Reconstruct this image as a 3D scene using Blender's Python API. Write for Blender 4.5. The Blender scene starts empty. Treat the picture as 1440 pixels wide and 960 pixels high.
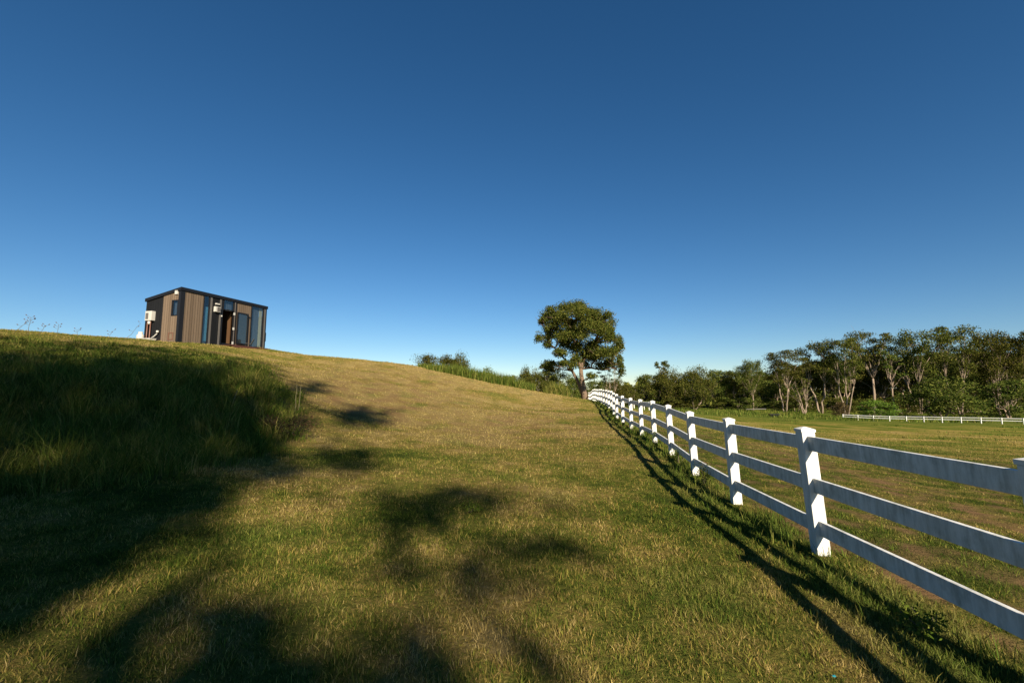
import bpy, math, random
import numpy as np
# ------------------------------------------------------------------ camera, sky, sun, exposure
S = bpy.context.scene
R = math.radians
F = 640.; TH = math.atan(68/640.); CZ = 1.65
ct, st = math.cos(TH), math.sin(TH)
cam_d = bpy.data.cameras.new('camera'); cam = bpy.data.objects.new('camera', cam_d)
S.collection.objects.link(cam); S.camera = cam
cam.location = (0, 0, CZ); cam.rotation_euler = (math.pi/2+TH, 0, 0)
cam_d.sensor_width = 36; cam_d.lens = 16; cam_d.clip_end = 6000; cam_d.clip_start = .05
S.render.resolution_x = 1024; S.render.resolution_y = 682
SUN = np.array((.255, -.850, .505)); SUN /= np.linalg.norm(SUN)      # towards the sun
sun_el = math.asin(SUN[2]); sun_az = math.atan2(SUN[0], SUN[1])
w = bpy.data.worlds.new('World'); S.world = w; w.use_nodes = True
nt = w.node_tree; bg = nt.nodes['Background']
sky = nt.nodes.new('ShaderNodeTexSky'); sky.sky_type = 'NISHITA'; sky.sun_disc = False
sky.sun_elevation = sun_el; sky.sun_rotation = sun_az
sky.air_density = .85; sky.dust_density = 0; sky.ozone_density = 3.2; sky.altitude = 50
hs = nt.nodes.new('ShaderNodeHueSaturation'); hs.inputs['Saturation'].default_value = 1.24; hs.inputs['Hue'].default_value = .498
nt.links.new(sky.outputs[0], hs.inputs['Color']); nt.links.new(hs.outputs[0], bg.inputs[0])
bg.inputs[1].default_value = .0505
sl = bpy.data.lights.new('sun', 'SUN'); sl.energy = 5.0; sl.angle = R(.5); sl.color = (1, .86, .66)
so = bpy.data.objects.new('sun', sl); S.collection.objects.link(so)
from mathutils import Vector, Matrix
so.rotation_euler = Vector(SUN).to_track_quat('Z', 'Y').to_euler()
S.view_settings.view_transform = 'Standard'; S.view_settings.look = 'None'
S.view_settings.exposure = .97; S.view_settings.gamma = 1
S.render.engine = 'CYCLES'

def PX(u, v, t):
    a = (u-720)/F; b = -(v-480)/F
    yy = ct-b*st; zz = st+b*ct
    return (a*t/yy, t, CZ+t*zz/yy)
def proj(x, y, z):
    dz = z-CZ; d = y*ct+dz*st; h = -y*st+dz*ct
    return 720+F*x/d, 480-F*h/d
rng = np.random.default_rng(7); random.seed(7)
C = S.collection
# ------------------------------------------------------------------ terrain heights, fitted to the ridge, fence foot and paddock
CP=[]
for u,v,t in [
 # fence line bases
 (1155,780,4.6),(1036,708,6.75),(978,668,9.0),(945,640,11.3),(921,622,13.6),(902,611,16),(888,603,18.2),(876,595,20.5),
 (867,588,23),(860,578,27.5),(853,573,32),(848,570,35),(840,565.5,42),(834,563.5,50),(828,562.5,62),
 # ridge silhouette
 (790,556.5,42),(750,549.5,42),(700,540,41),(650,530,41),(580,514.5,40),(500,505,38),(430,498.5,36.5),(375,491.5,33.5),(300,486,28),(250,482,26),(200,478,24.5),(130,474,21),(70,470,18.5),(0,465.5,17),
 # path centre
 (720,700,6.5),(720,640,10.5),(720,600,18),(720,570,28),
 (560,700,6.2),(500,645,8.5),(500,585,15),(560,560,21),(620,540,30),(450,530,22),(400,505,30),

 # bank foot
 (0,690,5.3),(200,675,5.8),(383,632,8.6),(427,603,10.8),
 # bank slope
 (0,580,8.2),(100,560,9.2),(200,570,9.2),(300,560,11),(380,560,12.4),(0,500,11.5),(100,500,13),(200,505,14.5),(300,510,16.5),(380,530,17)
]: CP.append(PX(u,v,t))
CP+= [ # far side/offscreen
 (-5.2,-1,0.58),(-3.6,-1,0.42),(-1.8,-1,0.27),(0,-1,0.15),(1.5,-1,0.09),(2.9,-1,0.06),(4.2,-1,-0.02),(6,-1,-0.13),(-5.2,1.5,0.58),(-3.6,1.5,0.42),(-1.8,1.5,0.27),(0,1.5,0.15),(1.5,1.5,0.09),(2.9,1.5,0.06),(4.2,1.5,-0.02),(6,1.5,-0.13),(-5.2,3.6,0.58),(-3.6,3.6,0.42),(-1.8,3.6,0.27),(0,3.6,0.15),(1.5,3.6,0.09),(2.9,3.6,0.06),(4.2,3.6,-0.02),(6,3.6,-0.13),(3.6,-5,0),(-8,1.5,1.7),(-8,-2,1.7),(-5,-5,.6),(0,-10,0.1),(-12,0,3.6),(-12,-12,3.4),(-20,0,4.4),(-20,-20,4.4),(6,-20,0),(20,-20,-1),(20,-60,-1),(-20,-60,3),
 (6,5,-.15),(8,8,-.35),(12,5,-.6),(12,15,-.7),(20,20,-1.4),(20,5,-1.2),(40,20,-2.3),(12,30,-.8),(20,45,-1.8),(40,45,-2.6),
 (60,30,-3.1),(71,63,-3.3),(85,64,-3.6),(66,85,-4.0),(70,100,-4.2),(40,80,-3.0),(64,110,-3.3),(38,112,-2.9),(110,90,-4.6),(15,75,-.9),
 (35,130,-2.8),(0,75,-.8),(0,58,.6),(-10,60,2.2),(-20,60,3.6),(-20,48,4.4),(0,110,-2.5),(-30,110,-2),(-60,60,3),(-25,38,4.75),(-24,30,4.62),(-21,31,4.65),(-19.2,35,4.78),(-35,30,4.6),(-35,10,4.5),(-35,48,4.3),(-60,10,4),(-60,-40,4),
 (60,150,-3),(120,150,-4),(150,60,-5),(150,0,-5),(120,-60,-3),(0,160,-3),(-60,150,-3),(60,0,-3),(10,62,-.1),(14,62,-.6)
]
CPa=np.array(CP)
def _k(r): return np.sqrt(r*r+1.0)   # multiquadric-like
def build():
    A=CPa[:,:2]; n=len(A)
    r=np.hypot(A[:,None,0]-A[None,:,0],A[:,None,1]-A[None,:,1])
    K=-_k(r)+0*np.eye(n)
    P=np.c_[np.ones(n),A]
    lam=0.25*(0.3+ (np.hypot(A[:,0],A[:,1])/30.))
    M=np.block([[K-np.diag(lam),P],[P.T,np.zeros((3,3))]])
    w=np.linalg.solve(M,np.r_[CPa[:,2],0,0,0])
    return w
W_=build()
def hz(x,y):
    x=np.atleast_1d(np.asarray(x,float)); y=np.atleast_1d(np.asarray(y,float))
    n=len(CPa); out=W_[n]+W_[n+1]*x+W_[n+2]*y
    for i in range(n): out=out-W_[i]*_k(np.hypot(x-CPa[i,0],y-CPa[i,1]))
    return out
def far_blend(x, y, z):
    r = np.hypot(x, y-20); k = np.clip((r-150)/110, 0, 1); k = k*k*(3-2*k)
    return z*(1-k)+(-4.0)*k
_ph = rng.uniform(0, 6.28, (40, 2)); _dr = rng.normal(0, 1, (40, 2)); _dr /= np.linalg.norm(_dr, axis=1)[:, None]
def nz(x, y, L, seed=0, n=8):                                # cheap smooth noise, about -1..1, wavelength L
    o = np.zeros(np.shape(x)); r = np.random.default_rng(seed+100)
    for i in range(n):
        d = r.normal(0, 1, 2); d /= np.hypot(*d); f = 2*math.pi/L*r.uniform(.6, 1.8)
        o = o+np.sin((x*d[0]+y*d[1])*f+r.uniform(0, 6.28)+1.3*np.sin((x*d[1]-y*d[0])*f*.7+i))
    return o/math.sqrt(n)/1.2
def ground(x, y):
    x = np.atleast_1d(np.asarray(x, float)); y = np.atleast_1d(np.asarray(y, float))
    z = far_blend(x, y, hz(np.clip(x, -90, 170), np.clip(y, -90, 200)))
    return z+.006*nz(x, y, 1.3, 1)+.03*nz(x, y, 4., 2)*np.clip((np.hypot(x, y)-6)/20, 0, 1)
def g1(x, y): return float(ground(x, y)[0])
FT = np.array([r for r in CP[:15]])
def fence_x(t):
    t = np.asarray(t, float)
    return np.where(t < 4.6, 3.13+(t-4.6)*.125, np.interp(t, FT[:, 1], FT[:, 0]))
def inpoly(u, v, poly):
    u = np.asarray(u); v = np.asarray(v); r = np.zeros(u.shape, bool); n = len(poly)
    for i in range(n):
        x1, y1 = poly[i]; x2, y2 = poly[(i+1) % n]
        c = ((y1 > v) != (y2 > v)) & (u < (x2-x1)*(v-y1)/((y2-y1) or 1e-9)+x1); r ^= c
    return r
BANK = [(-900, 480), (0, 478), (150, 492), (290, 500), (350, 520), (395, 540), (425, 568), (428, 605), (385, 634), (300, 655), (200, 678), (0, 700), (-900, 800)]
def ell(u, v, cu, cv, ru, rv): return np.exp(-(((u-cu)/ru)**2+((v-cv)/rv)**2)**1.5)
def zones(x, y, z):                                          # r = dry straw, g = bare dirt, b = lush green
    u, v = proj(x, y, z); front = y > 1.
    fx = fence_x(y); d = x-fx; path = d < .15
    dry = .40+.28*nz(x, y, 5, 3)+.15*nz(x, y, 1.6, 4)
    up = np.clip((y-7)/9, 0, 1)
    dry = dry+path*(.22*up+.5*ell(u, v, 640, 620, 200, 60)*up+.45*ell(u, v, 480, 545, 170, 45)+.3*ell(u, v, 420, 700, 110, 40))*front
    dry = dry+path*front*.8*np.exp(-((v-(513+(u-580)*.215))/9.)**2)*(u > 560)*(u < 790)*(y > 25)
    lush = path*np.exp(-((d+.25)/.45)**2)*np.clip(.75+.6*nz(x, y, 2.2, 5), 0, 1)
    lush = np.maximum(lush, path*.5*np.clip(nz(x, y, 2.5, 6)-.35, 0, 1))
    bank = inpoly(u, v, BANK) & (y > 3) & (x < -2.5) & (y < 22)
    lush = np.maximum(lush, np.where(bank, .85, 0)); lush = np.maximum(lush, np.where((y < 3.1) & (x < -5), .85, 0))
    dirt = .25*np.clip(nz(x, y, 3.1, 8)-.5, 0, 1)*up
    dry = dry+path*.05*np.clip((12-y)/6, 0, 1)+path*.13*nz(x, y, .55, 14)*np.clip((16-y)/8, 0, 1)
    dirt = dirt+path*front*up*np.clip(.35+.5*nz(x, y, 1.9, 23), 0, .7)*np.maximum(ell(u, v, 520, 560, 150, 50), .8*ell(u, v, 720, 600, 110, 30))
    pad = ~path
    dirt = dirt+pad*(.85*np.exp(-((d-.32)/.22)**2)*(y < 7)*np.clip(.55+.7*nz(x, y, .8, 15), 0, 1)+.7*np.clip(nz(x, y, .9, 16)+.05, 0, 1)*np.clip((30-y)/14, 0, 1)+.6*np.exp(-((d-3.6-.04*y-.3*nz(x, y, 4, 18))/.45)**2)*np.clip((22-y)/8, 0, 1)*np.clip(.5+.9*nz(x, y, .9, 19), 0, 1)+.5*np.clip(nz(x, y, 2.4, 9)+.1, 0, 1)*np.clip((9-y)/5, 0, 1))
    dry = np.where(pad, .33+.3*nz(x*.5, y, 6, 10)+.28*nz(x, y, 1.2, 17)*np.clip((45-y)/25, .25, 1)+.32*np.exp(-((y-38-.1*x)/13.)**2), dry)
    lush = np.where(pad, np.clip(.35*nz(x*.45, y, 5, 11)+.55*np.clip((y-58)/20, 0, 1)+.25*np.exp(-((d-2.2)/1.)**2), 0, 1), lush)
    return np.clip(dry, 0, 1), np.clip(dirt, 0, 1), np.clip(lush, 0, 1)

# ------------------------------------------------------------------ mesh helpers
def tag(o, label=None, cat=None, group=None, kind=None):
    if label: o['label'] = label
    if cat: o['category'] = cat
    if group: o['group'] = group
    if kind: o['kind'] = kind
    return o
def link(name, me, parent=None, mat=None):
    o = bpy.data.objects.new(name, me); C.objects.link(o)
    if parent is not None: o.parent = parent
    if mat is not None: me.materials.append(mat)
    return o
def np_mesh(name, V, Fc, attrs=None, smooth=False):
    me = bpy.data.meshes.new(name); V = np.asarray(V, np.float32); Fc = np.asarray(Fc, np.int32); k = Fc.shape[1]
    me.vertices.add(len(V)); me.vertices.foreach_set('co', V.ravel())
    me.loops.add(Fc.size); me.loops.foreach_set('vertex_index', Fc.ravel())
    me.polygons.add(len(Fc)); me.polygons.foreach_set('loop_start', np.arange(0, Fc.size, k, dtype=np.int32))
    me.polygons.foreach_set('loop_total', np.full(len(Fc), k, np.int32))
    if smooth: me.polygons.foreach_set('use_smooth', np.ones(len(Fc), bool))
    me.update(calc_edges=True)
    for an, (ty, arr) in (attrs or {}).items():
        a = me.attributes.new(an, ty, 'POINT')
        a.data.foreach_set('value' if ty == 'FLOAT' else 'vector', np.asarray(arr, np.float32).ravel())
    return me
class MB:
    def __init__(s): s.v = []; s.f = []
    def poly(s, pts):
        n = len(s.v); s.v += [tuple(p) for p in pts]; s.f.append(tuple(range(n, n+len(pts))))
    def hexa(s, p):                                          # 8 corners: 4 bottom ccw, 4 top
        n = len(s.v); s.v += [tuple(q) for q in p]
        s.f += [tuple(n+i for i in q) for q in ((3, 2, 1, 0), (4, 5, 6, 7), (0, 1, 5, 4), (1, 2, 6, 5), (2, 3, 7, 6), (3, 0, 4, 7))]
        return s
    def box(s, x0, x1, y0, y1, z0, z1):
        return s.hexa([(x0, y0, z0), (x1, y0, z0), (x1, y1, z0), (x0, y1, z0), (x0, y0, z1), (x1, y0, z1), (x1, y1, z1), (x0, y1, z1)])
    def tube(s, pts, rad, n=6):
        pts = [Vector(p) for p in pts]; rings = []
        for i, p in enumerate(pts):
            d = (pts[min(i+1, len(pts)-1)]-pts[max(i-1, 0)]).normalized()
            a = d.orthogonal().normalized() if abs(d.z) > .95 else d.cross(Vector((0, 0, 1))).normalized(); b = d.cross(a)
            k = len(s.v); r = rad[i]
            s.v += [tuple(p+(a*math.cos(2*math.pi*j/n)+b*math.sin(2*math.pi*j/n))*r) for j in range(n)]; rings.append(k)
        for k0, k1 in zip(rings, rings[1:]):
            for j in range(n): s.f.append((k0+j, k0+(j+1) % n, k1+(j+1) % n, k1+j))
        s.f.append(tuple(rings[0]+j for j in reversed(range(n)))); s.f.append(tuple(rings[-1]+j for j in range(n)))
        return s
    def mesh(s, name, smooth=False):
        me = bpy.data.meshes.new(name); me.from_pydata(s.v, [], s.f); me.update()
        if smooth:
            for p in me.polygons: p.use_smooth = True
        return me
    def build(s, name, mat, parent=None, smooth=False): return link(name, s.mesh(name, smooth), parent, mat)
def empty(name, loc, rz=0):
    o = bpy.data.objects.new(name, None); C.objects.link(o); o.location = loc; o.rotation_euler = (0, 0, rz); o.empty_display_size = .3
    return o
def copy_tree(o, parent=None):
    c = o.copy(); C.objects.link(c)
    if parent is not None: c.parent = parent
    for ch in [q for q in KIDS.get(o.name, [])]: copy_tree(ch, c)
    return c
KIDS = {}

# ------------------------------------------------------------------ materials
def newmat(name):
    m = bpy.data.materials.new(name); m.use_nodes = True; n = m.node_tree
    return m, n, n.nodes['Principled BSDF'], n.nodes['Material Output']
def ramp(n, stops, src):
    r = n.nodes.new('ShaderNodeValToRGB'); e = r.color_ramp.elements
    while len(e) < len(stops): e.new(.5)
    for i, (p, c) in enumerate(stops): e[i].position = p; e[i].color = (*c, 1) if len(c) == 3 else c
    n.links.new(src, r.inputs[0]); return r.outputs[0]
def noise(n, scale, detail=4, vec=None, rough=.55, dist=0):
    t = n.nodes.new('ShaderNodeTexNoise'); t.inputs['Scale'].default_value = scale; t.inputs['Detail'].default_value = detail
    t.inputs['Roughness'].default_value = rough; t.inputs['Distortion'].default_value = dist
    if vec is not None: n.links.new(vec, t.inputs['Vector'])
    return t.outputs['Fac']
def math_(n, op, a, b=None, clamp=False):
    t = n.nodes.new('ShaderNodeMath'); t.operation = op; t.use_clamp = clamp
    for i, q in enumerate((a, b)):
        if q is None: continue
        if isinstance(q, (int, float)): t.inputs[i].default_value = q
        else: n.links.new(q, t.inputs[i])
    return t.outputs[0]
def mix(n, f, a, b, mode='MIX'):
    t = n.nodes.new('ShaderNodeMix'); t.data_type = 'RGBA'; t.blend_type = mode
    for i, q in ((0, f), (6, a), (7, b)):
        if isinstance(q, (int, float)): t.inputs[i].default_value = q
        elif isinstance(q, tuple): t.inputs[i].default_value = (*q, 1)
        else: n.links.new(q, t.inputs[i])
    return t.outputs[2]
def attr(n, name):
    a = n.nodes.new('ShaderNodeAttribute'); a.attribute_name = name; return a
def bump(n, h, strength, dist, bs):
    b = n.nodes.new('ShaderNodeBump'); b.inputs['Strength'].default_value = strength; b.inputs['Distance'].default_value = dist
    n.links.new(h, b.inputs['Height']); n.links.new(b.outputs[0], bs.inputs['Normal'])
def grass_colour(n, blade):
    pos = n.nodes.new('ShaderNodeNewGeometry').outputs['Position']
    z = attr(n, 'zone').outputs['Vector']; sp = n.nodes.new('ShaderNodeSeparateXYZ'); n.links.new(z, sp.inputs[0])
    rnd = attr(n, 'rnd').outputs['Fac'] if blade else noise(n, 26, 3, pos, .7)
    f = math_(n, 'ADD', sp.outputs[0], math_(n, 'MULTIPLY', math_(n, 'SUBTRACT', noise(n, 1.7, 5, pos, .65), .5), 1.0))
    f = math_(n, 'ADD', f, math_(n, 'MULTIPLY', math_(n, 'SUBTRACT', noise(n, 7, 3, pos, .6), .5), .7))
    f = math_(n, 'ADD', f, math_(n, 'MULTIPLY', math_(n, 'SUBTRACT', rnd, .5), 1.05 if blade else 1.1))
    col = ramp(n, GR, f)
    lush = mix(n, rnd, (.045, .085, .012), (.13, .17, .035))
    col = mix(n, math_(n, 'MULTIPLY', sp.outputs[2], .9, True), col, lush)
    if blade:
        fr_ = math_(n, 'FRACT', math_(n, 'MULTIPLY', rnd, 37.3)); vv = math_(n, 'ADD', math_(n, 'MULTIPLY', fr_, 1.1), .5)
        vm = n.nodes.new('ShaderNodeVectorMath'); vm.operation = 'SCALE'; n.links.new(col, vm.inputs[0]); n.links.new(vv, vm.inputs['Scale'])
        return vm.outputs[0]
    soil = mix(n, noise(n, 9, 4, pos, .7), (.10, .06, .03), (.27, .165, .085))
    col = mix(n, math_(n, 'MULTIPLY', sp.outputs[1], .95, True), mix(n, math_(n, 'SUBTRACT', .42, math_(n, 'MULTIPLY', attr(n, 'bare').outputs['Fac'], .40)), col, (.05, .04, .018)), soil)
    return col
GR = [(0.0, (.040, .070, .010)), (.3, (.105, .130, .020)), (.55, (.190, .180, .038)), (.8, (.275, .198, .055)), (1., (.34, .26, .10))]
def m_blade(name, lushcol=None):
    m, n, b, out = newmat(name); col = grass_colour(n, True)
    d = n.nodes.new('ShaderNodeBsdfDiffuse'); t = n.nodes.new('ShaderNodeBsdfTranslucent'); x = n.nodes.new('ShaderNodeMixShader')
    n.links.new(col, d.inputs[0]); n.links.new(col, t.inputs[0]); x.inputs[0].default_value = .3
    n.links.new(d.outputs[0], x.inputs[1]); n.links.new(t.outputs[0], x.inputs[2]); n.links.new(x.outputs[0], out.inputs[0])
    n.nodes.remove(b); return m
m, n, b, out = newmat('turf'); n.links.new(grass_colour(n, False), b.inputs['Base Color']); b.inputs['Roughness'].default_value = 1
b.inputs['Specular IOR Level'].default_value = 0
pos = n.nodes.new('ShaderNodeNewGeometry').outputs['Position']
bump(n, math_(n, 'ADD', noise(n, 30, 4, pos, .75), math_(n, 'MULTIPLY', noise(n, 4, 3, pos, .6), 2.)), .9, .06, b)
M_TURF = m
M_BLADE = m_blade('grass_blade')
def m_leaf(name, c0, c1, c2):
    m, n, b, out = newmat(name); r = attr(n, 'rnd').outputs['Fac']
    oi = n.nodes.new('ShaderNodeObjectInfo').outputs['Random']
    col = ramp(n, [(0, c0), (.5, c1), (1, c2)], r)
    h = n.nodes.new('ShaderNodeHueSaturation'); n.links.new(col, h.inputs['Color'])
    n.links.new(math_(n, 'ADD', math_(n, 'MULTIPLY', oi, .05), .475), h.inputs['Hue'])
    n.links.new(math_(n, 'ADD', math_(n, 'MULTIPLY', oi, .5), .75), h.inputs['Value'])
    col = h.outputs[0]
    d = n.nodes.new('ShaderNodeBsdfDiffuse'); t = n.nodes.new('ShaderNodeBsdfTranslucent'); x = n.nodes.new('ShaderNodeMixShader')
    n.links.new(col, d.inputs[0]); n.links.new(col, t.inputs[0]); x.inputs[0].default_value = .25
    n.links.new(d.outputs[0], x.inputs[1]); n.links.new(t.outputs[0], x.inputs[2]); n.links.new(x.outputs[0], out.inputs[0])
    n.nodes.remove(b); return m
M_LEAF = m_leaf('gum_leaves', (.026, .040, .009), (.072, .090, .016), (.16, .152, .036))
M_LEAFG = m_leaf('green_leaves', (.05, .08, .012), (.10, .14, .02), (.15, .18, .03))
M_LEAFR = m_leaf('brown_leaves', (.05, .04, .02), (.09, .07, .03), (.13, .09, .04))
def m_simple(name, c, rough=.6, metal=0, spec=.5, var=None, sc=8, bmp=0):
    m, n, b, out = newmat(name); pos = n.nodes.new('ShaderNodeTexCoord').outputs['Object']
    c2 = var or tuple(q*.75 for q in c)
    n.links.new(mix(n, noise(n, sc, 4, pos, .6), c2, c), b.inputs['Base Color'])
    b.inputs['Roughness'].default_value = rough; b.inputs['Metallic'].default_value = metal; b.inputs['Specular IOR Level'].default_value = spec
    if bmp: bump(n, noise(n, sc*3, 4, pos, .6), bmp, .02, b)
    return m
M_BARKP = m_simple('pale_bark', (.36, .29, .22), .9, spec=.1, var=(.18, .13, .095), sc=2.5, bmp=.5)
M_BARKB = m_simple('brown_bark', (.23, .165, .115), .95, spec=.1, var=(.11, .08, .058), sc=3, bmp=.7)
M_BARKG = m_simple('grey_wood', (.33, .30, .27), .95, spec=.1, var=(.2, .17, .15), sc=3, bmp=.5)
# weathered white fence paint, with vertical grime streaks
def m_fence(name, grime):
    m, n, b, out = newmat(name); pos = n.nodes.new('ShaderNodeNewGeometry').outputs['Position']
    mp = n.nodes.new('ShaderNodeMapping'); mp.inputs['Scale'].default_value = (7, 7, 1.2); n.links.new(pos, mp.inputs[0])
    g = ramp(n, [(.40, (0, 0, 0)), (.74, (1, 1, 1))], noise(n, 2.2, 6, mp.outputs[0], .7))
    g2 = ramp(n, [(.5, (0, 0, 0)), (.75, (1, 1, 1))], noise(n, 6.5, 5, pos, .65))
    g = math_(n, 'MULTIPLY', math_(n, 'ADD', g, math_(n, 'MULTIPLY', g2, .6), True), grime)
    n.links.new(mix(n, g, (.74, .74, .71), (.12, .135, .09)), b.inputs['Base Color'])
    b.inputs['Roughness'].default_value = .55; b.inputs['Specular IOR Level'].default_value = .3
    return m
M_POST = m_fence('white_post_paint', .30); M_RAIL = m_fence('white_rail_paint', .55)

# ------------------------------------------------------------------ the ground
def axis(lo, hi, fine_lo, fine_hi, h, gr=1.12):
    a = list(np.arange(fine_lo, fine_hi+1e-6, h)); s = h; x = a[-1]
    while x < hi: s *= gr; x += s; a.append(x)
    s = h; x = a[0]; pre = []
    while x > lo: s *= gr; x -= s; pre.append(x)
    return np.array(pre[::-1]+a)
gx = axis(-2500, 2500, -14, 9, .16, 1.045); gy = axis(-2500, 3500, 1.5, 20, .16, 1.035)
GX, GY = np.meshgrid(gx, gy); shp = GX.shape
zz = ground(GX.ravel(), GY.ravel()); nxg, nyg = len(gx), len(gy)
idx = np.arange(nxg*nyg).reshape(nyg, nxg)
Fq = np.stack([idx[:-1, :-1], idx[:-1, 1:], idx[1:, 1:], idx[1:, :-1]], -1).reshape(-1, 4)
zn = np.stack(zones(GX.ravel(), GY.ravel(), zz), 1)
me = np_mesh('ground', np.c_[GX.ravel(), GY.ravel(), zz], Fq, {'zone': ('FLOAT_VECTOR', zn), 'bare': ('FLOAT', np.clip((GY.ravel()-14)/26, 0, 1))}, True)
tag(link('ground', me, None, M_TURF), kind='structure')
print('ground', len(zz))

# ------------------------------------------------------------------ grass
def blades(name, x, y, h, wd, lean, label, rnd=None, seg=2, zoneover=None, mat=None, bend=1.6, az=None):
    n = len(x); z = ground(x, y)-.01
    a = rng.uniform(0, 2*math.pi, n) if az is None else az; fa = rng.uniform(0, 2*math.pi, n)
    lx, ly = np.cos(a)*lean*h, np.sin(a)*lean*h; px, py = np.cos(fa)*wd/2, np.sin(fa)*wd/2
    rnd = rng.uniform(0, 1, n) if rnd is None else rnd
    zo = np.stack(zones(x, y, z), 1) if zoneover is None else np.tile(np.array(zoneover), (n, 1))
    if seg == 1:
        V = np.stack([np.c_[x-px, y-py, z], np.c_[x+px, y+py, z], np.c_[x+lx, y+ly, z+h*np.sqrt(np.clip(1-lean**2, .1, 1))]], 1)
        Fc = np.arange(3*n).reshape(n, 3); k = 3
    else:
        m = .5; hh = h*np.sqrt(np.clip(1-lean**2*.6, .15, 1)); q = m**bend
        V = np.stack([np.c_[x-px, y-py, z], np.c_[x+px, y+py, z], np.c_[x-px*.8+lx*q, y-py*.8+ly*q, z+hh*m*1.08], np.c_[x+px*.8+lx*q, y+py*.8+ly*q, z+hh*m*1.08], np.c_[x+lx, y+ly, z+hh]], 1)
        b0 = np.arange(n)[:, None]*5; k = 5
        Fc = np.concatenate([b0+np.array([[0, 1, 3]]), b0+np.array([[0, 3, 2]]), b0+np.array([[2, 3, 4]])], 0)
    me = np_mesh(name, V.reshape(-1, 3), Fc, {'zone': ('FLOAT_VECTOR', np.repeat(zo, k, 0)), 'rnd': ('FLOAT', np.repeat(rnd, k))})
    o = link(name, me, None, mat or M_BLADE)
    return tag(o, label, 'grass', kind='stuff')
def scatter(t0, t1, rho, lim=1.28):                              # density rho(t) per square metre in the widened view
    ts = np.exp(np.linspace(math.log(t0), math.log(t1), 400)); wgt = rho(ts)*2*lim*ts
    cum = np.r_[0, np.cumsum((wgt[1:]+wgt[:-1])/2*np.diff(ts))]; N = int(cum[-1])
    t = np.interp(rng.uniform(0, cum[-1], N), cum, ts); x = rng.uniform(-lim, lim, N)*t
    return x, t
x, y = scatter(1.9, 9, lambda t: np.minimum(950, 950*(3.6/t)**1.9)); nt_ = 8
tj = np.repeat(np.arange(len(x)), nt_); ta = rng.uniform(0, 6.28, len(tj)); tr_ = rng.uniform(0, 1, len(tj))**.7*.03*(1+.12*y[tj]); th_ = rng.uniform(.55, 1.35, len(x))[tj]; tc_ = rng.uniform(-.16, .16, len(x))[tj]
x, y = x[tj]+np.cos(ta)*tr_, y[tj]+np.sin(ta)*tr_
x2, y2 = scatter(1.9, 46, lambda t: np.where(t < 8.2, .22, 1)*np.minimum(6500, 6500*(3.6/t)**1.9)); m2 = len(x2)
x = np.r_[x, x2]; y = np.r_[y, y2]; ta = np.r_[ta, rng.uniform(0, 6.28, m2)]; th_ = np.r_[th_, np.ones(m2)]; tc_ = np.r_[tc_, np.zeros(m2)]; print('blades', len(x))
z = ground(x, y); dry, dirt, lush = zones(x, y, z)
d = x-fence_x(y); patch = nz(x, y, .35, 20)
keep = rng.uniform(0, 1, len(x)) > dirt*.9+np.where(d > .2, .35, 0)+.25*np.clip(patch, 0, 1)
u, v = proj(x, y, z); keep &= ~(inpoly(u+18*nz(x, y, .9, 77), v+9*nz(x, y, .7, 78), BANK) & (y > 5.5) & (x < -4))
x, y, dry, lush, d, patch, ta, th_, tc_ = [q[keep] for q in (x, y, dry, lush, d, patch, ta, th_, tc_)]
rn_ = np.clip(rng.uniform(0, 1, len(x))+tc_, 0, 1); h = th_*(.022+.029*rng.uniform(0, 1, len(x))**2)*(1+.45*patch+.5*lush)*(1+.02*y); h = np.clip(h, .02, .16)
wd = np.maximum(.0045, .00125*y)*rng.uniform(.7, 1.3, len(x))
near = y < 6.5
blades('mown_grass', x[near], y[near], h[near], wd[near], rng.uniform(.1, .97, near.sum()), 'short patchy mown grass covering the slope close to the viewer', rnd=rn_[near], az=ta[near]+rng.normal(0, .5, near.sum()))
far = ~near
blades('meadow_grass', x[far], y[far], h[far], wd[far], rng.uniform(.1, .9, far.sum()), 'short drying grass on the farther slope and the paddock', seg=1)
# tall grass on the bank
def clumps(poly, xr, yr, n, per, sig):
    cx = rng.uniform(*xr, n*6); cy = rng.uniform(*yr, n*6); cz = ground(cx, cy); u, v = proj(cx, cy, cz)
    k = inpoly(u+22*nz(cx, cy, .9, 77), v+11*nz(cx, cy, .7, 78), poly); cx, cy = cx[k][:n], cy[k][:n]
    i = np.repeat(np.arange(len(cx)), per); j = rng.normal(0, sig, (len(i), 2))
    return cx[i]+j[:, 0], cy[i]+j[:, 1], i, j
x, y, i, j = clumps(BANK, (-17, -2.8), (4.0, 21), 3400, 26, .09)
m_ = i.max()+1; hc = rng.uniform(.12, .42, m_)+rng.uniform(.2, .5, m_)*(rng.uniform(0, 1, m_) > .88); cr = rng.uniform(0, 1, m_)**1.5
u, v = proj(x, y, ground(x, y)); edge = np.clip((v-492)/45, .35, 1)*np.clip((440-u)/70, .45, 1)
az = np.arctan2(j[:, 1], j[:, 0])+rng.normal(0, .8, len(x))
blades('tall_bank_grass', x, y, hc[i]*edge*rng.uniform(.5, 1.1, len(x)), np.maximum(.009, .0014*y)*rng.uniform(.6, 1.4, len(x)), rng.uniform(.15, .95, len(x)), 'long unmown green grass on the steep bank at the left',
       rnd=np.clip(cr[i]*.7+rng.uniform(0, .45, len(x))**1.5, 0, 1), zoneover=(.5, 0, .45), az=az, bend=2.)
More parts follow.
